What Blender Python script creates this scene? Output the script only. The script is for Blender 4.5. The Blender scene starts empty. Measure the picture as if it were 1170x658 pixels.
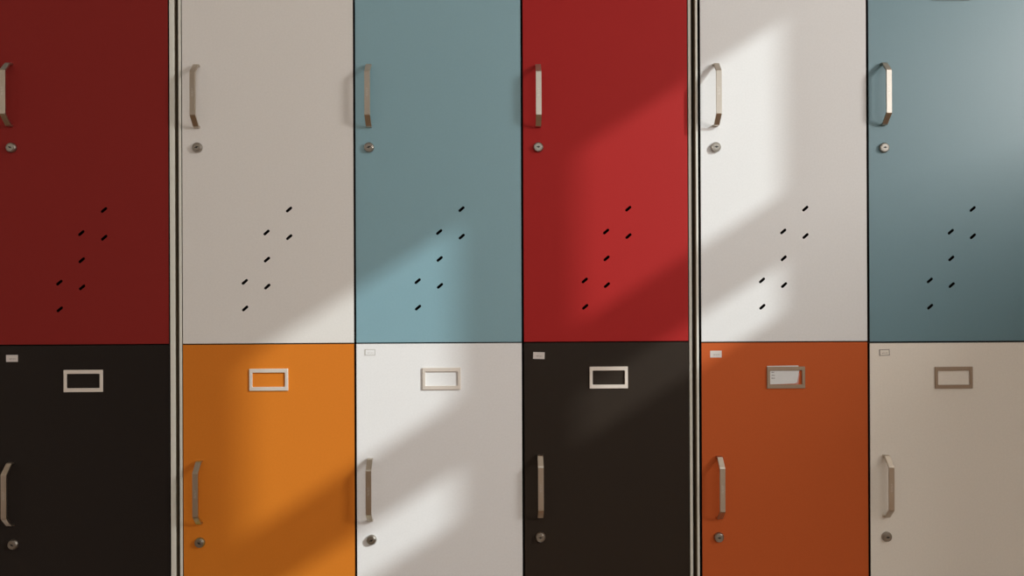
import bpy, bmesh, math, random
from mathutils import Vector, Matrix

S = bpy.context.scene
C = S.collection
random.seed(4)

# ------------------------------------------------------------------ camera
CAM = Vector((0.0, -1.5, 1.05))
YAW, PITCH, ROLL = map(math.radians, (1.018, 0.074, -0.249))
fwd = Vector((math.sin(YAW)*math.cos(PITCH), math.cos(YAW)*math.cos(PITCH), math.sin(PITCH)))
rt = Vector((math.cos(YAW), -math.sin(YAW), 0))
up = rt.cross(fwd)
rt2 = rt*math.cos(ROLL) + up*math.sin(ROLL)
up2 = -rt*math.sin(ROLL) + up*math.cos(ROLL)
cd = bpy.data.cameras.new('camera')
cam = bpy.data.objects.new('camera', cd); C.objects.link(cam)
M = Matrix((rt2, up2, -fwd)).transposed().to_4x4(); M.translation = CAM
cam.matrix_world = M
cd.sensor_width = 36.0; cd.lens = 36.0*833/1170; cd.clip_start = 0.02
S.camera = cam

# ------------------------------------------------------------------ light
S.view_settings.view_transform = 'Standard'
S.view_settings.look = 'None'
S.view_settings.gamma = 1.0
S.view_settings.use_curve_mapping = False
S.view_settings.exposure = 0.0

w = bpy.data.worlds.new('sky'); S.world = w; w.use_nodes = True
bg = w.node_tree.nodes['Background']
bg.inputs[0].default_value = (0.75, 0.88, 1.0, 1); bg.inputs[1].default_value = 0.4

SA, SB = 1.80, 1.13                       # the sun moves SA left and SB down per metre into the lockers
sun_d = bpy.data.lights.new('sun', 'SUN'); sun_d.energy = 3.5; sun_d.angle = math.radians(0.6)
sun_d.color = (0.93, 1.0, 1.02)
sun = bpy.data.objects.new('sun', sun_d); C.objects.link(sun)
sun.rotation_euler = Vector((-SA, 1, -SB)).to_track_quat('-Z', 'Y').to_euler()
sun.location = (6, -4, 5)

def area(name, loc, direction, sx, sy, power, color):
    d = bpy.data.lights.new(name, 'AREA'); d.shape = 'RECTANGLE'; d.size = sx; d.size_y = sy
    d.energy = power; d.color = color
    o = bpy.data.objects.new(name, d); C.objects.link(o)
    o.location = loc; o.rotation_euler = Vector(direction).to_track_quat('-Z', 'Y').to_euler()
    return o
WX = 3.4                                   # inner face of the window wall
area('frosted_window_daylight', (WX-0.03, -1.87, 2.28), (-1, 0, 0), 0.72, 0.50, 80, (1.0, 0.97, 0.93))
area('rear_fill', (1.6, -6.5, 2.05), (0, 1, 0), 3.1, 2.4, 23, (1.0, 0.94, 0.89))  # added fill lamp, placed for soft front light and door reflections
area('ceiling_fill', (0.6, -4.0, 3.72), (0, 0, -1), 4.0, 2.2, 14, (1.0, 0.94, 0.89))  # added overhead fill lamp
area('side_window_daylight', (WX-0.03, -4.3, 2.45), (-1, 0, 0), 1.6, 1.7, 20, (0.96, 0.97, 1.0))
area('glazed_door_daylight', (-3.17, -4.0, 1.25), (1, 0, 0), 1.8, 1.6, 8, (1.0, 0.90, 0.80))

# ------------------------------------------------------------------ helpers
def tag(o, label=None, cat=None, group=None, kind=None):
    if label: o['label'] = label
    if cat: o['category'] = cat
    if group: o['group'] = group
    if kind: o['kind'] = kind
    return o

def link(name, me, mats, parent=None):
    o = bpy.data.objects.new(name, me); C.objects.link(o)
    for m in (mats if isinstance(mats, (list, tuple)) else [mats]):
        me.materials.append(m)
    if parent: o.parent = parent
    return o

def mesh(name, bm, mats, parent=None, smooth=False):
    bmesh.ops.recalc_face_normals(bm, faces=bm.faces)
    me = bpy.data.meshes.new(name); bm.to_mesh(me); bm.free()
    if smooth:
        for p in me.polygons: p.use_smooth = True
    return link(name, me, mats, parent)

def box(bm, x0, x1, y0, y1, z0, z1, bev=0.0, seg=2, mi=0):
    r = bmesh.ops.create_cube(bm, size=1.0)
    vs = r['verts']
    for v in vs:
        v.co = Vector(((x0+x1)/2+v.co.x*(x1-x0), (y0+y1)/2+v.co.y*(y1-y0), (z0+z1)/2+v.co.z*(z1-z0)))
    fs = set(f for v in vs for f in v.link_faces)
    for f in fs: f.material_index = mi
    if bev:
        es = list(set(e for v in vs for e in v.link_edges))
        bmesh.ops.bevel(bm, geom=es, offset=bev, segments=seg, affect='EDGES', material=-1)
    return vs

def evaluated(o):
    dg = bpy.context.evaluated_depsgraph_get()
    me = bpy.data.meshes.new_from_object(o.evaluated_get(dg))
    return me

# ------------------------------------------------------------------ materials
def principled(name, color, rough=0.5, metal=0.0, spec=0.5, bump=None, mottle=None, sheen=None):
    m = bpy.data.materials.new(name); m.use_nodes = True
    nt = m.node_tree; p = nt.nodes['Principled BSDF']
    p.inputs['Base Color'].default_value = (*color, 1)
    p.inputs['Roughness'].default_value = rough
    p.inputs['Metallic'].default_value = metal
    p.inputs['Specular IOR Level'].default_value = spec
    tc = nt.nodes.new('ShaderNodeTexCoord')
    if mottle:
        n = nt.nodes.new('ShaderNodeTexNoise'); n.inputs['Scale'].default_value = mottle[0]; n.inputs['Detail'].default_value = 3
        nt.links.new(tc.outputs['Object'], n.inputs['Vector'])
        mx = nt.nodes.new('ShaderNodeMix'); mx.data_type = 'RGBA'
        mx.inputs[6].default_value = (*[c*(1-mottle[1]) for c in color], 1)
        mx.inputs[7].default_value = (*[min(1, c*(1+mottle[1])) for c in color], 1)
        nt.links.new(n.outputs['Fac'], mx.inputs[0]); nt.links.new(mx.outputs[2], p.inputs['Base Color'])
    if bump:
        n = nt.nodes.new('ShaderNodeTexNoise'); n.inputs['Scale'].default_value = bump[0]; n.inputs['Detail'].default_value = 2
        nt.links.new(tc.outputs['Object'], n.inputs['Vector'])
        b = nt.nodes.new('ShaderNodeBump'); b.inputs['Strength'].default_value = bump[1]; b.inputs['Distance'].default_value = 0.0006
        nt.links.new(n.outputs['Fac'], b.inputs['Height']); nt.links.new(b.outputs['Normal'], p.inputs['Normal'])
    if sheen:                                  # added sheen, puts extra sunlit brightness into the door paint
        p.inputs['Sheen Weight'].default_value = sheen[0]; p.inputs['Sheen Roughness'].default_value = sheen[1]
        p.inputs['Sheen Tint'].default_value = (*sheen[2], 1)
    return m

def srgb(r, g, b):
    f = lambda c: (c/255/12.92) if c/255 <= 0.04045 else ((c/255+0.055)/1.055)**2.4
    return (f(r), f(g), f(b))

LAC = dict(rough=0.6, spec=0.15, bump=(900, 0.12), mottle=(260, 0.05))
SAT = dict(rough=0.46, spec=1.0, bump=(900, 0.12), mottle=(260, 0.05))
paint = {
    'dark_red':   principled('dark red lacquer', (0.24, 0.018, 0.015), **LAC),
    'red':        principled('red lacquer', (0.385, 0.018, 0.017), **LAC),
    'white':      principled('warm white lacquer', (0.77, 0.765, 0.765), **LAC),
    'bright_white': principled('clean white lacquer', (0.83, 0.82, 0.82), **LAC),
    'beige_white': principled('beige white lacquer', (0.83, 0.77, 0.69), **LAC),
    'grey_white': principled('grey white lacquer', (0.77, 0.74, 0.71), **LAC),
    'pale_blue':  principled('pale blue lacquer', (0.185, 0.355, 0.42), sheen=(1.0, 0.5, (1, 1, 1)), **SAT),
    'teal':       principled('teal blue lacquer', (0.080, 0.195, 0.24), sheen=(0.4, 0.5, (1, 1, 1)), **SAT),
    'amber':      principled('amber orange lacquer with sun tint', (0.66, 0.170, 0.018), sheen=(1.0, 0.5, (0.8, 1.0, 0.05)), **LAC),  # orange with base and sheen yellowed to carry the sunlit hue
    'orange':     principled('orange lacquer', (0.54, 0.105, 0.024), **LAC),
    'black':      principled('black lacquer', (0.010, 0.007, 0.006), rough=0.6, spec=0.12, bump=(900, 0.12), mottle=(260, 0.12), sheen=(0.25, 0.5, (1, 0.8, 0.66))),
    'sun_sheen_black': principled('brown black lacquer with sun sheen', (0.009, 0.006, 0.004), rough=0.6, spec=0.2, bump=(900, 0.12), mottle=(260, 0.12), sheen=(1.0, 0.47, (1, 0.66, 0.44))),  # strong warm sheen stands in for the brown glow of the sun patch
}
m_body = principled('locker carcass enamel', (0.76, 0.75, 0.68), rough=0.45, spec=0.4, bump=(700, 0.08))
m_gap_shade = principled('painted gap shade inside locker', (0.022, 0.019, 0.016), rough=0.8, spec=0.1)  # near-black colour paints the shade seen through the door gaps
m_nickel = principled('brushed nickel', (0.60, 0.54, 0.47), rough=0.30, metal=1.0, bump=(1500, 0.05), mottle=(500, 0.04))
m_mark = principled('stamped mark', (0.80, 0.76, 0.72), rough=0.5, metal=0.6)
m_slot = principled('dark keyhole', (0.01, 0.009, 0.008), rough=0.6)
m_lock = principled('dull nickel lock', (0.38, 0.35, 0.31), rough=0.36, metal=1.0)
m_edge_shade = principled('painted door edge shade', (0.012, 0.010, 0.009), rough=0.7, spec=0.1)  # door edges and slot walls blackened as painted shade
m_groove_shade = principled('brown groove shade', (0.26, 0.20, 0.13), rough=0.7, spec=0.2)  # outer sides browned to paint in the shade of the gaps between banks
m_alum = principled('satin label frame metal', (0.80, 0.72, 0.65), rough=0.36, metal=0.3, mottle=(400, 0.03))
m_dim_reflect = principled('label frame metal with dim reflection', (0.40, 0.30, 0.22), rough=0.34, metal=0.6, mottle=(400, 0.05))  # same frame metal, browned to paint in a dark room reflection
m_paper = principled('sticker paper', (0.66, 0.60, 0.57), rough=0.7, spec=0.2)
m_ink = principled('grey ink', (0.16, 0.13, 0.12), rough=0.7, spec=0.2)
m_faint = principled('pale ink', (0.50, 0.47, 0.43), rough=0.7, spec=0.2)
m_card = principled('white paper card', (0.72, 0.72, 0.72), rough=0.8, spec=0.2, mottle=(120, 0.04))
m_pink = principled('pink card edge', (0.62, 0.30, 0.26), rough=0.8, spec=0.2)
m_wall = principled('cream wall plaster', (0.62, 0.55, 0.47), rough=0.9, spec=0.2, bump=(60, 0.2), mottle=(3, 0.05))
m_ceil = principled('ceiling plaster', (0.70, 0.67, 0.62), rough=0.9, spec=0.2, bump=(60, 0.2))
m_floor = principled('terrazzo floor', (0.30, 0.19, 0.11), rough=0.4, spec=0.4, mottle=(90, 0.35))
m_frame = principled('painted window frame', (0.55, 0.53, 0.50), rough=0.5, spec=0.4)
def glass(name, frosted):
    m = bpy.data.materials.new(name); m.use_nodes = True; nt = m.node_tree; nt.nodes.clear()
    out = nt.nodes.new('ShaderNodeOutputMaterial'); mix = nt.nodes.new('ShaderNodeMixShader')
    gl = nt.nodes.new('ShaderNodeBsdfGlossy'); gl.inputs['Roughness'].default_value = 0.4 if frosted else 0.02
    tr = nt.nodes.new('ShaderNodeBsdfTranslucent' if frosted else 'ShaderNodeBsdfTransparent')
    tr.inputs['Color'].default_value = (0.85, 0.87, 0.86, 1) if frosted else (0.97, 0.98, 0.97, 1)
    mix.inputs[0].default_value = 0.06
    nt.links.new(tr.outputs[0], mix.inputs[1]); nt.links.new(gl.outputs[0], mix.inputs[2]); nt.links.new(mix.outputs[0], out.inputs[0])
    return m
m_glass = glass('clear window glass', False)
m_frost = glass('frosted window glass', True)

# ------------------------------------------------------------------ room
def struct(name, bm, mat, parent=None):
    o = mesh(name, bm, mat, parent)
    if parent is None: o['kind'] = 'structure'
    return o
XL, YB, YF, ZC = -3.2, 0.62, -6.6, 3.75
bm = bmesh.new(); box(bm, XL-0.2, WX+0.25, YF-0.2, YB+0.2, -0.1, 0); struct('floor', bm, m_floor)
bm = bmesh.new()
KX, KY = (-1.4, 2.6), (-5.1, -2.9)
box(bm, XL-0.2, WX+0.25, YF-0.2, KY[0], ZC, ZC+0.1); box(bm, XL-0.2, WX+0.25, KY[1], YB+0.2, ZC, ZC+0.1)
box(bm, XL-0.2, KX[0], *KY, ZC, ZC+0.1); box(bm, KX[1], WX+0.25, *KY, ZC, ZC+0.1)
struct('ceiling', bm, m_ceil)
bm = bmesh.new(); box(bm, XL, WX, YB, YB+0.2, 0, ZC); struct('wall_back', bm, m_wall)
bm = bmesh.new()
GY, GZ = (-4.8, -3.2), (0.0, 2.15)
box(bm, XL-0.2, XL, YF, GY[0], 0, ZC); box(bm, XL-0.2, XL, GY[1], YB+0.2, 0, ZC); box(bm, XL-0.2, XL, *GY, GZ[1], ZC)
struct('wall_left', bm, m_wall)

bm = bmesh.new(); box(bm, 2.10, 2.30, -1.06, YB, 0, 1.66, 0.006); struct('light_blocker', bm, m_wall)  # unseen low pier added to shade the lower right lockers

# window wall: right shaft of sun = right casement, left shaft = left casement
WY = [-2.235, -1.505]; WZ = [1.38, 3.46]        # wall opening
VY, VZ = (-5.15, -3.45), (1.55, 3.35)        # second window further along the same wall
bm = bmesh.new()
T = 0.22
box(bm, WX, WX+T, YF, VY[0], 0, ZC); box(bm, WX, WX+T, VY[1], WY[0], 0, ZC); box(bm, WX, WX+T, *VY, 0, VZ[0]); box(bm, WX, WX+T, *VY, VZ[1], ZC); box(bm, WX, WX+T, WY[1], YB+0.2, 0, ZC)
box(bm, WX, WX+T, WY[0], WY[1], 0, WZ[0]); box(bm, WX, WX+T, WY[0], WY[1], WZ[1], ZC)
# splay the outer side of the reveal so that the frame alone cuts the sunlight
for v in bm.verts:
    if v.co.x > WX+T-1e-4:
        if abs(v.co.y-WY[0]) < 1e-4: v.co.y -= 0.2
        if abs(v.co.y-WY[1]) < 1e-4 : pass
        if abs(v.co.z-WZ[1]) < 1e-4: v.co.z += 0.12
struct('wall_right', bm, m_wall)

window = bpy.data.objects.new('window_1', None); C.objects.link(window); window['kind'] = 'structure'
window.location = (WX, -1.87, WZ[0])
def wpart(name, bm, mat):
    o = mesh(name, bm, mat); o.parent = window; o.matrix_parent_inverse = Matrix.Translation(-window.location); return o
PY = [(-2.200, -1.940), (-1.820, -1.573)]                   # the two casements
PZ = [(1.43, 2.68), (2.763, 2.891), (3.010, 3.392)]         # frosted, clear strip, clear upper light
f0, f1 = WX, WX+0.04
bm = bmesh.new()
box(bm, f0, f1, WY[0], PY[0][0], *WZ); box(bm, f0, f1, PY[0][1], PY[1][0], *WZ); box(bm, f0, f1, PY[1][1], WY[1], *WZ)
zz = [WZ[0]] + [z for p in PZ for z in p] + [WZ[1]]
for (a, b) in PY:
    for k in range(0, len(zz), 2): box(bm, f0, f1, a, b, zz[k], zz[k+1])
wpart('window_frame', bm, m_frame)
for (a, b) in PY:
    for k, (c, d) in enumerate(PZ):
        bm = bmesh.new(); box(bm, f0+0.018, f0+0.022, a, b, c, d); wpart('pane', bm, m_frost if k == 0 else m_glass)
bm = bmesh.new(); box(bm, WX-0.10, WX, WY[0]-0.04, WY[1]+0.04, WZ[0]-0.05, WZ[0]-0.015, 0.004); wpart('window_sill', bm, m_frame)

# rear wall behind the photographer; its broad window is added for the fill light
RX, RZ = (0.0, 3.2), (0.8, 3.3)
bm = bmesh.new()
box(bm, XL-0.2, RX[0], YF-0.2, YF, 0, ZC); box(bm, RX[1], WX+0.22, YF-0.2, YF, 0, ZC)
box(bm, RX[0], RX[1], YF-0.2, YF, 0, RZ[0]); box(bm, RX[0], RX[1], YF-0.2, YF, RZ[1], ZC)
struct('wall_front', bm, m_wall)
w2 = bpy.data.objects.new('added_rear_window', None); C.objects.link(w2); w2['kind'] = 'structure'; w2.location = (1.6, YF, RZ[0])
def w2part(name, bm, mat):
    o = mesh(name, bm, mat); o.parent = w2; o.matrix_parent_inverse = Matrix.Translation(-w2.location)
bm = bmesh.new()
for x in (0.0, 0.785, 1.57, 2.355, 3.14): box(bm, x, x+0.06, YF-0.1, YF-0.04, *RZ)
for z in (RZ[0], 2.5, RZ[1]-0.06): box(bm, RX[0], RX[1], YF-0.1, YF-0.04, z, z+0.06)
w2part('window_frame', bm, m_frame)
bm = bmesh.new(); box(bm, RX[0], RX[1], YF-0.072, YF-0.068, *RZ); w2part('pane', bm, m_frost)

w3 = bpy.data.objects.new('added_skylight', None); C.objects.link(w3); w3['kind'] = 'structure'; w3.location = (0.6, -4.0, ZC)  # made-up skylight built around the ceiling fill lamp
bm = bmesh.new()
for x in (KX[0], -0.10, 1.24, KX[1]-0.06): box(bm, x, x+0.06, *KY, ZC+0.02, ZC+0.08)
for y in (KY[0], KY[1]-0.06): box(bm, *KX, y, y+0.06, ZC+0.02, ZC+0.08)
for nm, b_, mt in (('window_frame', bm, m_frame), ('pane', None, m_frost)):
    if b_ is None: b_ = bmesh.new(); box(b_, *KX, *KY, ZC+0.045, ZC+0.05)
    o = mesh(nm, b_, mt); o.parent = w3; o.matrix_parent_inverse = Matrix.Translation(-w3.location)
w4 = bpy.data.objects.new('window_4', None); C.objects.link(w4); w4['kind'] = 'structure'; w4.location = (WX+0.1, -4.3, VZ[0])
bm = bmesh.new()
for y in (VY[0], -4.33, VY[1]-0.06): box(bm, WX+0.06, WX+0.12, y, y+0.06, *VZ)
for z in (VZ[0], 2.7, VZ[1]-0.06): box(bm, WX+0.06, WX+0.12, *VY, z, z+0.06)
for nm, b_, mt in (('window_frame', bm, m_frame), ('pane', None, m_frost)):
    if b_ is None: b_ = bmesh.new(); box(b_, WX+0.088, WX+0.092, *VY, *VZ)
    o = mesh(nm, b_, mt); o.parent = w4; o.matrix_parent_inverse = Matrix.Translation(-w4.location)
d1 = bpy.data.objects.new('door_1', None); C.objects.link(d1); d1['kind'] = 'structure'; d1.location = (XL-0.1, -4.0, 0)
bm = bmesh.new()
for y in (GY[0], -4.04, GY[1]-0.08): box(bm, XL-0.12, XL-0.07, y, y+0.08, 0, GZ[1])
for z in (0.0, 0.95, GZ[1]-0.10): box(bm, XL-0.12, XL-0.07, *GY, z, z+0.10)
for nm, b_, mt in (('door_frame', bm, m_frame), ('pane', None, m_frost)):
    if b_ is None: b_ = bmesh.new(); box(b_, XL-0.098, XL-0.092, *GY, 0, GZ[1])
    o = mesh(nm, b_, mt); o.parent = d1; o.matrix_parent_inverse = Matrix.Translation(-d1.location)

# ------------------------------------------------------------------ lockers
DT, SHEET = 0.017, 0.0013
DH = 0.7988                                  # door height
TIER = (0.1400, 0.9410)                      # bottoms of the two tiers of doors
SLOTS = [(0.2168, 0.2735), (0.1708, 0.2265), (0.2170, 0.2170), (0.1715, 0.1712), (0.1262, 0.1258), (0.1720, 0.1160), (0.1268, 0.0715)]

def door_mesh(w, h):
    bm = bmesh.new(); box(bm, 0, w, 0, DT, 0, h)
    bmesh.ops.delete(bm, geom=[f for f in bm.faces if all(abs(v.co.y-DT) < 1e-6 for v in f.verts)], context='FACES')
    es = [e for e in bm.edges if all(abs(v.co.y) < 1e-6 for v in e.verts)]
    bmesh.ops.bevel(bm, geom=es, offset=0.0005, segments=2, affect='EDGES')
    bmesh.ops.recalc_face_normals(bm, faces=bm.faces)
    me = bpy.data.meshes.new('tmp'); bm.to_mesh(me); bm.free()
    o = bpy.data.objects.new('tmp', me); C.objects.link(o)
    so = o.modifiers.new('s', 'SOLIDIFY'); so.thickness = SHEET; so.offset = -1
    cb = bmesh.new()
    for (x, z) in SLOTS:
        a = math.radians(41); L, r = 0.0048, 0.0028; pts = []
        for k in range(13):
            t = -math.pi/2 + math.pi*k/12; pts.append((L+r*math.cos(t), r*math.sin(t)))
        for k in range(13):
            t = math.pi/2 + math.pi*k/12; pts.append((-L+r*math.cos(t), r*math.sin(t)))
        ring = []
        for y in (-0.01, 0.012):
            ring.append([cb.verts.new((x+p*math.cos(a)-q*math.sin(a), y, z+p*math.sin(a)+q*math.cos(a))) for p, q in pts])
        n = len(pts)
        cb.faces.new(ring[0]); cb.faces.new(ring[1][::-1])
        for k in range(n): cb.faces.new((ring[0][k], ring[0][(k+1) % n], ring[1][(k+1) % n], ring[1][k]))
    bmesh.ops.recalc_face_normals(cb, faces=cb.faces)
    cm = bpy.data.meshes.new('cut'); cb.to_mesh(cm); cb.free()
    co = bpy.data.objects.new('cut', cm); C.objects.link(co)
    bo = o.modifiers.new('b', 'BOOLEAN'); bo.object = co; bo.operation = 'DIFFERENCE'; bo.solver = 'EXACT'
    me2 = evaluated(o)
    bpy.data.objects.remove(o); bpy.data.objects.remove(co)
    return me2

def ribbon(bm, path, width, th, mi=0):
    """sweep a flat bar (wide in x) along a path in the y/z plane, mitred at the bends"""
    n = len(path); rings = []
    for i, (y, z) in enumerate(path):
        d1 = Vector((path[i][0]-path[i-1][0], path[i][1]-path[i-1][1])).normalized() if i else None
        d2 = Vector((path[i+1][0]-path[i][0], path[i+1][1]-path[i][1])).normalized() if i < n-1 else None
        d = ((d1 or d2)+(d2 or d1)).normalized(); nr = Vector((-d.y, d.x))
        k = 1/max(0.3, nr.dot(Vector((-(d1 or d2).y, (d1 or d2).x))))
        rings.append([bm.verts.new((sx*width/2, y+nr.x*s*th/2*k, z+nr.y*s*th/2*k)) for sx, s in ((-1, -1), (1, -1), (1, 1), (-1, 1))])
    fs = []
    for a, b in zip(rings, rings[1:]):
        for k in range(4): fs.append(bm.faces.new((a[k], a[(k+1) % 4], b[(k+1) % 4], b[k])))
    fs.append(bm.faces.new(rings[0][::-1])); fs.append(bm.faces.new(rings[-1]))
    es = [e for e in bm.edges if abs(abs(e.verts[0].co.x)-width/2) < 1e-6 and e.verts[0].co.x*e.verts[1].co.x > 0]
    bmesh.ops.bevel(bm, geom=es, offset=0.0005, segments=2, affect='EDGES')

def handle_mesh():
    """bent flat bar pull, 126 mm between its feet, origin midway between them on the door face"""
    bm = bmesh.new(); H = 0.0625; yy = -0.0235
    ribbon(bm, [(0.0, H), (-0.0060, H), (-0.0078, H-0.0010), (yy+0.001, H-0.0178), (yy, H-0.0195),
                (yy, -H+0.0195), (yy+0.001, -H+0.0178), (-0.0078, -H+0.0010), (-0.0060, -H), (0.0, -H)], 0.0112, 0.0038)
    # the small stamped mark on the grip, too fine to read: a column of upright strokes
    f = yy-0.0020
    for k in range(5):
        z = 0.0085-0.0034*k
        box(bm, -0.0017, 0.0017, f-0.00012, f+0.0001, z-0.0003, z+0.0002, mi=1)
        if k % 2 == 0: box(bm, -0.0017, -0.0012, f-0.00012, f+0.0001, z, z+0.0020, mi=1)
        else: box(bm, 0.0010, 0.0015, f-0.00012, f+0.0001, z-0.0018, z, mi=1)
    bmesh.ops.recalc_face_normals(bm, faces=bm.faces)
    me = bpy.data.meshes.new('handle'); bm.to_mesh(me); bm.free()
    me.materials.append(m_nickel); me.materials.append(m_mark)
    return me

def lathe(bm, prof, seg=40, mi=0):
    rings = []
    for r, y in prof:
        rings.append([bm.verts.new((r*math.cos(2*math.pi*k/seg), y, r*math.sin(2*math.pi*k/seg))) for k in range(seg)] if r > 0 else [bm.verts.new((0, y, 0))])
    for a, b in zip(rings, rings[1:]):
        for k in range(seg):
            k2 = (k+1) % seg
            if len(b) == 1: f = bm.faces.new((a[k], a[k2], b[0]))
            elif len(a) == 1: f = bm.faces.new((a[0], b[k2], b[k]))
            else: f = bm.faces.new((a[k], a[k2], b[k2], b[k]))
            f.material_index = mi; f.smooth = False

def lock_mesh(tilt=0.0):
    bm = bmesh.new()
    lathe(bm, [(0.0104, 0.0), (0.0104, -0.0022), (0.0101, -0.0032), (0.0088, -0.0056), (0.0084, -0.0059), (0.0080, -0.0058),
               (0.0077, -0.0052), (0.0070, -0.0052), (0.0069, -0.0060), (0.0066, -0.0062), (0.0, -0.0062)])
    lathe(bm, [(0.0020, -0.0062), (0.0020, -0.0064), (0.0, -0.0064)], 16, 1)
    box(bm, -0.0038, 0.0038, -0.00645, -0.0055, -0.0008, 0.0008, mi=1)
    bmesh.ops.recalc_face_normals(bm, faces=bm.faces)
    bmesh.ops.rotate(bm, verts=bm.verts, cent=(0, 0, 0), matrix=Matrix.Rotation(tilt, 3, 'Y'))
    me = bpy.data.meshes.new('lock'); bm.to_mesh(me); bm.free()
    me.materials.append(m_lock); me.materials.append(m_slot)
    return me

def holder_mesh(mat):
    """rectangular label frame, 79 x 45 mm, with a rounded opening"""
    bm = bmesh.new(); y0 = -0.0026
    def loop(hw, hh, r, y, cx=0, cz=0, n=6):
        vs = []
        for sx, sz, a0 in ((1, 1, 0), (-1, 1, 90), (-1, -1, 180), (1, -1, 270)):
            for k in range(n+1):
                a = math.radians(a0+90*k/n)
                vs.append(bm.verts.new((cx+sx*(hw-r)+r*math.cos(a), y, cz+sz*(hh-r)+r*math.sin(a))))
        return vs
    L = [loop(0.0395, 0.0225, 0.0006, -0.0008), loop(0.0395, 0.0225, 0.0006, y0+0.0006), loop(0.0389, 0.0219, 0.0006, y0),
         loop(0.0337, 0.0150, 0.0016, y0), loop(0.0332, 0.0146, 0.0016, y0+0.0004), loop(0.0332, 0.0146, 0.0016, -0.0008)]
    n = len(L[0])
    for a, b in zip(L, L[1:]+L[:1]):
        for k in range(n): bm.faces.new((a[k], a[(k+1) % n], b[(k+1) % n], b[k]))
    bmesh.ops.recalc_face_normals(bm, faces=bm.faces)
    me = bpy.data.meshes.new('label_frame'); bm.to_mesh(me); bm.free(); me.materials.append(mat)
    return me

def sticker_mesh(kind):
    bm = bmesh.new(); w_, h_ = {'grey': (0.0118, 0.0070), 'white': (0.0108, 0.0064)}[kind]
    box(bm, -w_, w_, -0.0003, 0.0, -h_, h_, 0)
    y = (-0.00042, -0.0002)
    def bar(x0, x1, z0, z1, mi): box(bm, x0, x1, *y, z0, z1, mi=mi)
    if kind == 'white':
        t = 0.0011
        bar(-w_, w_, h_-t, h_, 1); bar(-w_, w_, -h_, -h_+t, 1); bar(-w_, -w_+t*1.6, -h_+t, h_-t, 1); bar(w_-t, w_, -h_+t, h_-t, 1)
    for k, x in enumerate((-0.0052, -0.0028, -0.0004, 0.0030, 0.0052)):    # a faint line of figures
        bar(x, x+0.0014, -0.0012, -0.0004, 1)
        if k % 2: bar(x, x+0.0005, -0.0024, -0.0012, 1)
        else: bar(x+0.0009, x+0.0014, -0.0024, -0.0012, 1)
    me = bpy.data.meshes.new('number_sticker'); bm.to_mesh(me); bm.free()
    return me

HANDLE = handle_mesh()
HOLDER = holder_mesh(m_alum); HOLDER_BROWN = holder_mesh(m_dim_reflect)
LOCKS = [lock_mesh(t) for t in (0.0, 0.5, -0.35)]

def place(name, me, parent, loc, roty=0.0):
    o = bpy.data.objects.new(name, me); C.objects.link(o); o.parent = parent
    o.location = loc; o.rotation_euler = (0, roty, 0)
    return o

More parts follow.
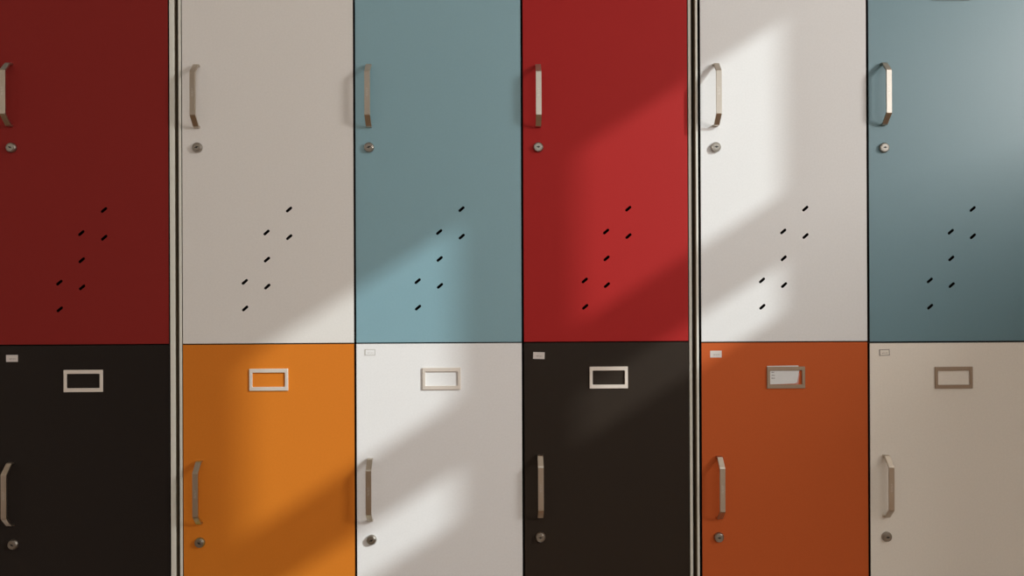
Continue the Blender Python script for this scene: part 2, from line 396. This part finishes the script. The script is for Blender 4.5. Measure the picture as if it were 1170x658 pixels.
def locker_bank(x0, x1, yf, doors, label, pan_l, pan_r, k=1.0):
    """one welded bank of three columns by two tiers; x0, x1 = outer faces of its sides"""
    z0 = 1.05+(0-1.05)*k
    root = bpy.data.objects.new('locker_bank', None); C.objects.link(root)
    cx = (x0+x1)/2
    root.location = (cx, yf, 0)
    tag(root, label, 'lockers', 'banks of coloured lockers standing side by side')
    Z = lambda z: 1.05+(z-1.05)*k
    bm = bmesh.new(); D = 0.45; top = Z(TIER[1]+DH)+0.022
    def B(a, b, c, d, e, f, bev=0.0, mi=0): box(bm, a-cx, b-cx, c, d, e, f, bev, mi=mi)
    B(x0, x0+pan_l, 0.0, 0.004, 0.0, top, 0.0010); B(x1-pan_r, x1, 0.0, 0.004, 0.0, top, 0.0010)
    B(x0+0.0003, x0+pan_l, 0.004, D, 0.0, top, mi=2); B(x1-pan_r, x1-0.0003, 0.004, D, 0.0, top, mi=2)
    B(x0+pan_l, x1-pan_r, 0.0005, D, top-0.018, top)
    B(x0+pan_l, x1-pan_r, 0.0005, D, 0.06, Z(TIER[0])-0.002)
    B(x0+pan_l, x1-pan_r, 0.03, D, 0.0, 0.06)
    B(x0+pan_l, x1-pan_r, D-0.004, D, 0.06, top-0.018, mi=1)
    B(x0+pan_l, x0+pan_l+0.0008, 0.006, D-0.004, 0.06, top-0.018, mi=1); B(x1-pan_r-0.0008, x1-pan_r, 0.006, D-0.004, 0.06, top-0.018, mi=1)
    zm = Z(TIER[1])-0.001
    B(x0+pan_l, x1-pan_r, DT+0.001, D-0.004, zm-0.012, zm+0.012, mi=1)
    edges = sorted(set([d[0] for d in doors]))
    for a in edges[1:]:
        B(a-0.009, a+0.006, DT+0.001, D-0.004, Z(TIER[0]), top-0.018, mi=1)
    # narrow rebates that the outer doors close against
    B(x0+pan_l, x0+pan_l+0.012, DT+0.001, DT+0.02, Z(TIER[0]), top-0.018, mi=1)
    B(x1-pan_r-0.012, x1-pan_r, DT+0.001, DT+0.02, Z(TIER[0]), top-0.018, mi=1)
    mesh('body', bm, [m_body, m_gap_shade, m_groove_shade], root)
    for (a, b, tier, colour, dlabel, opt) in doors:
        h = DH*k
        a += 0.0006; b -= 0.0006
        dm = door_mesh(b-a, h); dm.materials.clear(); dm.materials.append(paint[colour]); dm.materials.append(m_edge_shade)
        for p in dm.polygons: p.material_index = 1 if abs(p.normal.y) < 0.3 or p.center.y > 0.0011 else 0
        z = Z(TIER[tier])+opt.get('dz', 0.0)
        d = bpy.data.objects.new('door', dm); C.objects.link(d); d.parent = root
        d.location = (a-cx, 0.0, z); d['label'] = dlabel
        hx = opt.get('hx', 0.0315)
        hz = (0.5075 if tier else 0.4985)+opt.get('hz', 0.0)
        place('handle', HANDLE, d, (hx, 0, hz))
        place('lock', LOCKS[opt.get('lock', 0)], d, (opt.get('lx', 0.0315), 0, (0.4003 if tier else 0.3955)+opt.get('lz', 0.0)))
        lf = place('label_frame', HOLDER_BROWN if opt.get('brown') else HOLDER, d, (0.1745, 0, h-(0.0665 if tier else 0.0722)))
        if opt.get('brown'): lf['label'] = 'brown label frame with a painted dim reflection'
        st = opt.get('sticker')
        if st:
            me = sticker_mesh(st[0])
            for m in ((m_paper, m_ink if st[0] == 'grey' else st[4])) if st[0] == 'grey' else (paint[colour], st[4]): me.materials.append(m)
            place('number_sticker', me, d, (st[1], 0, h+st[2]), math.radians(st[3]))
    return root

K3 = 1.493/1.5
kx = lambda x: x*K3
B1 = locker_bank(-1.733, -0.6616, 0.0, [
    (-1.7265, -1.3775, 1, 'grey_white', 'grey white upper door', {}), (-1.7265, -1.3775, 0, 'orange', 'orange lower door', {}),
    (-1.3745, -1.0245, 1, 'teal', 'teal upper door', {}), (-1.3745, -1.0245, 0, 'grey_white', 'grey white lower door', {}),
    (-1.0215, -0.6733, 1, 'dark_red', 'dark red upper door', dict(lock=1, hx=0.0292)),
    (-1.0215, -0.6733, 0, 'black', 'brown black lower door', dict(sticker=('grey', 0.0305, -0.0255, 0), lock=1, lx=0.0325, hx=0.0288)),
], 'locker bank at the left with a dark red door above a near-black one', 0.006, 0.0100)
B2 = locker_bank(-0.6535, 0.3990, 0.0, [
    (-0.6465, -0.2968, 1, 'grey_white', 'grey white upper door beside the pale blue one', dict(lock=2, hz=-0.003)),
    (-0.6465, -0.2968, 0, 'amber', 'amber orange lower door in the sun', dict(lock=1, lx=0.0335, hx=0.034)),
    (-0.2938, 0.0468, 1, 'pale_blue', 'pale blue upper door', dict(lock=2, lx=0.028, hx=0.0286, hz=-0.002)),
    (-0.2938, 0.0468, 0, 'bright_white', 'white lower door in the sun', dict(sticker=('white', 0.028, -0.0175, 0, m_faint), lock=2, lx=0.030, hx=0.028, lz=0.002, hz=0.002)),
    (0.0500, 0.3912, 1, 'red', 'bright red upper door', dict(hz=-0.002)),
    (0.0500, 0.3912, 0, 'sun_sheen_black', 'black lower door', dict(sticker=('grey', 0.0308, -0.0262, 2), lz=0.004, hz=0.006, hx=0.0325, lx=0.0325)),
], 'middle locker bank with grey white, pale blue and bright red upper doors', 0.0055, 0.0062)
B3 = locker_bank(kx(0.4077), kx(1.4735), -0.007, [
    (kx(0.4170), kx(0.7647), 1, 'white', 'white upper door in the sun', dict(dz=-0.002)),
    (kx(0.4170), kx(0.7647), 0, 'orange', 'orange lower door', dict(brown=1, dz=-0.002, sticker=('grey', 0.0300, -0.0232, 0), lx=0.034, hx=0.035)),
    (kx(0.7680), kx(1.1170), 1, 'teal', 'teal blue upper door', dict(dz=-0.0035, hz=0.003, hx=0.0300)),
    (kx(0.7680), kx(1.1170), 0, 'beige_white', 'beige white lower door', dict(brown=1, dz=-0.0045, sticker=('white', 0.0305, -0.0195, -2, m_ink), lock=0, lx=0.033, hx=0.0312, hz=0.002)),
    (kx(1.1200), kx(1.4665), 1, 'red', 'red upper door', {}), (kx(1.1200), kx(1.4665), 0, 'amber', 'amber lower door', {}),
], 'locker bank at the right with a teal blue door above a beige white one', 0.0048, 0.006, K3)

# the loose paper card slipped behind the label frame of the orange door
def card():
    bm = bmesh.new()
    pts = [(-0.0345, -0.0142), (0.0200, -0.0128), (0.0245, -0.0100), (0.0292, 0.0150), (0.0270, 0.0246), (-0.0380, 0.0240), (-0.0380, 0.0150)]
    f = [bm.verts.new((x, -0.0007, z)) for x, z in pts]
    b = [bm.verts.new((v.co.x, v.co.y+0.0003, v.co.z)) for v in f]
    n = len(pts); bm.faces.new(f); bm.faces.new(b[::-1])
    for k in range(n): bm.faces.new((f[k], b[k], b[(k+1) % n], f[(k+1) % n]))
    for v in [(0.0205, -0.0135, 0.0262, 0.0060)]:
        q = [bm.verts.new(c) for c in ((0.0212, -0.0005, -0.0138), (0.0272, -0.0005, -0.0142), (0.0298, -0.0005, 0.0090), (0.0272, -0.0005, 0.0060))]
        fc = bm.faces.new(q); fc.material_index = 1
    r = random.Random(3)
    for z in (0.0108, 0.0048, -0.0012, ):                       # three short lines of tiny writing
        x = -0.0285
        for k in range(4):
            wd = r.uniform(0.0006, 0.0016)
            box(bm, x, x+wd, -0.00085, -0.0007, z-0.0009, z+r.uniform(0.0002, 0.0011), mi=2); x += wd+0.0005
    o = mesh('paper_card', bm, [m_card, m_pink, m_ink])
    return o
c = card()
door5 = kx(0.4165)
c.location = (door5+0.1745, -0.007, 1.05+(TIER[0]-1.05)*K3-0.002+DH*K3-0.0722)
tag(c, 'small white paper card with a torn corner in the label frame of the orange door', 'card')
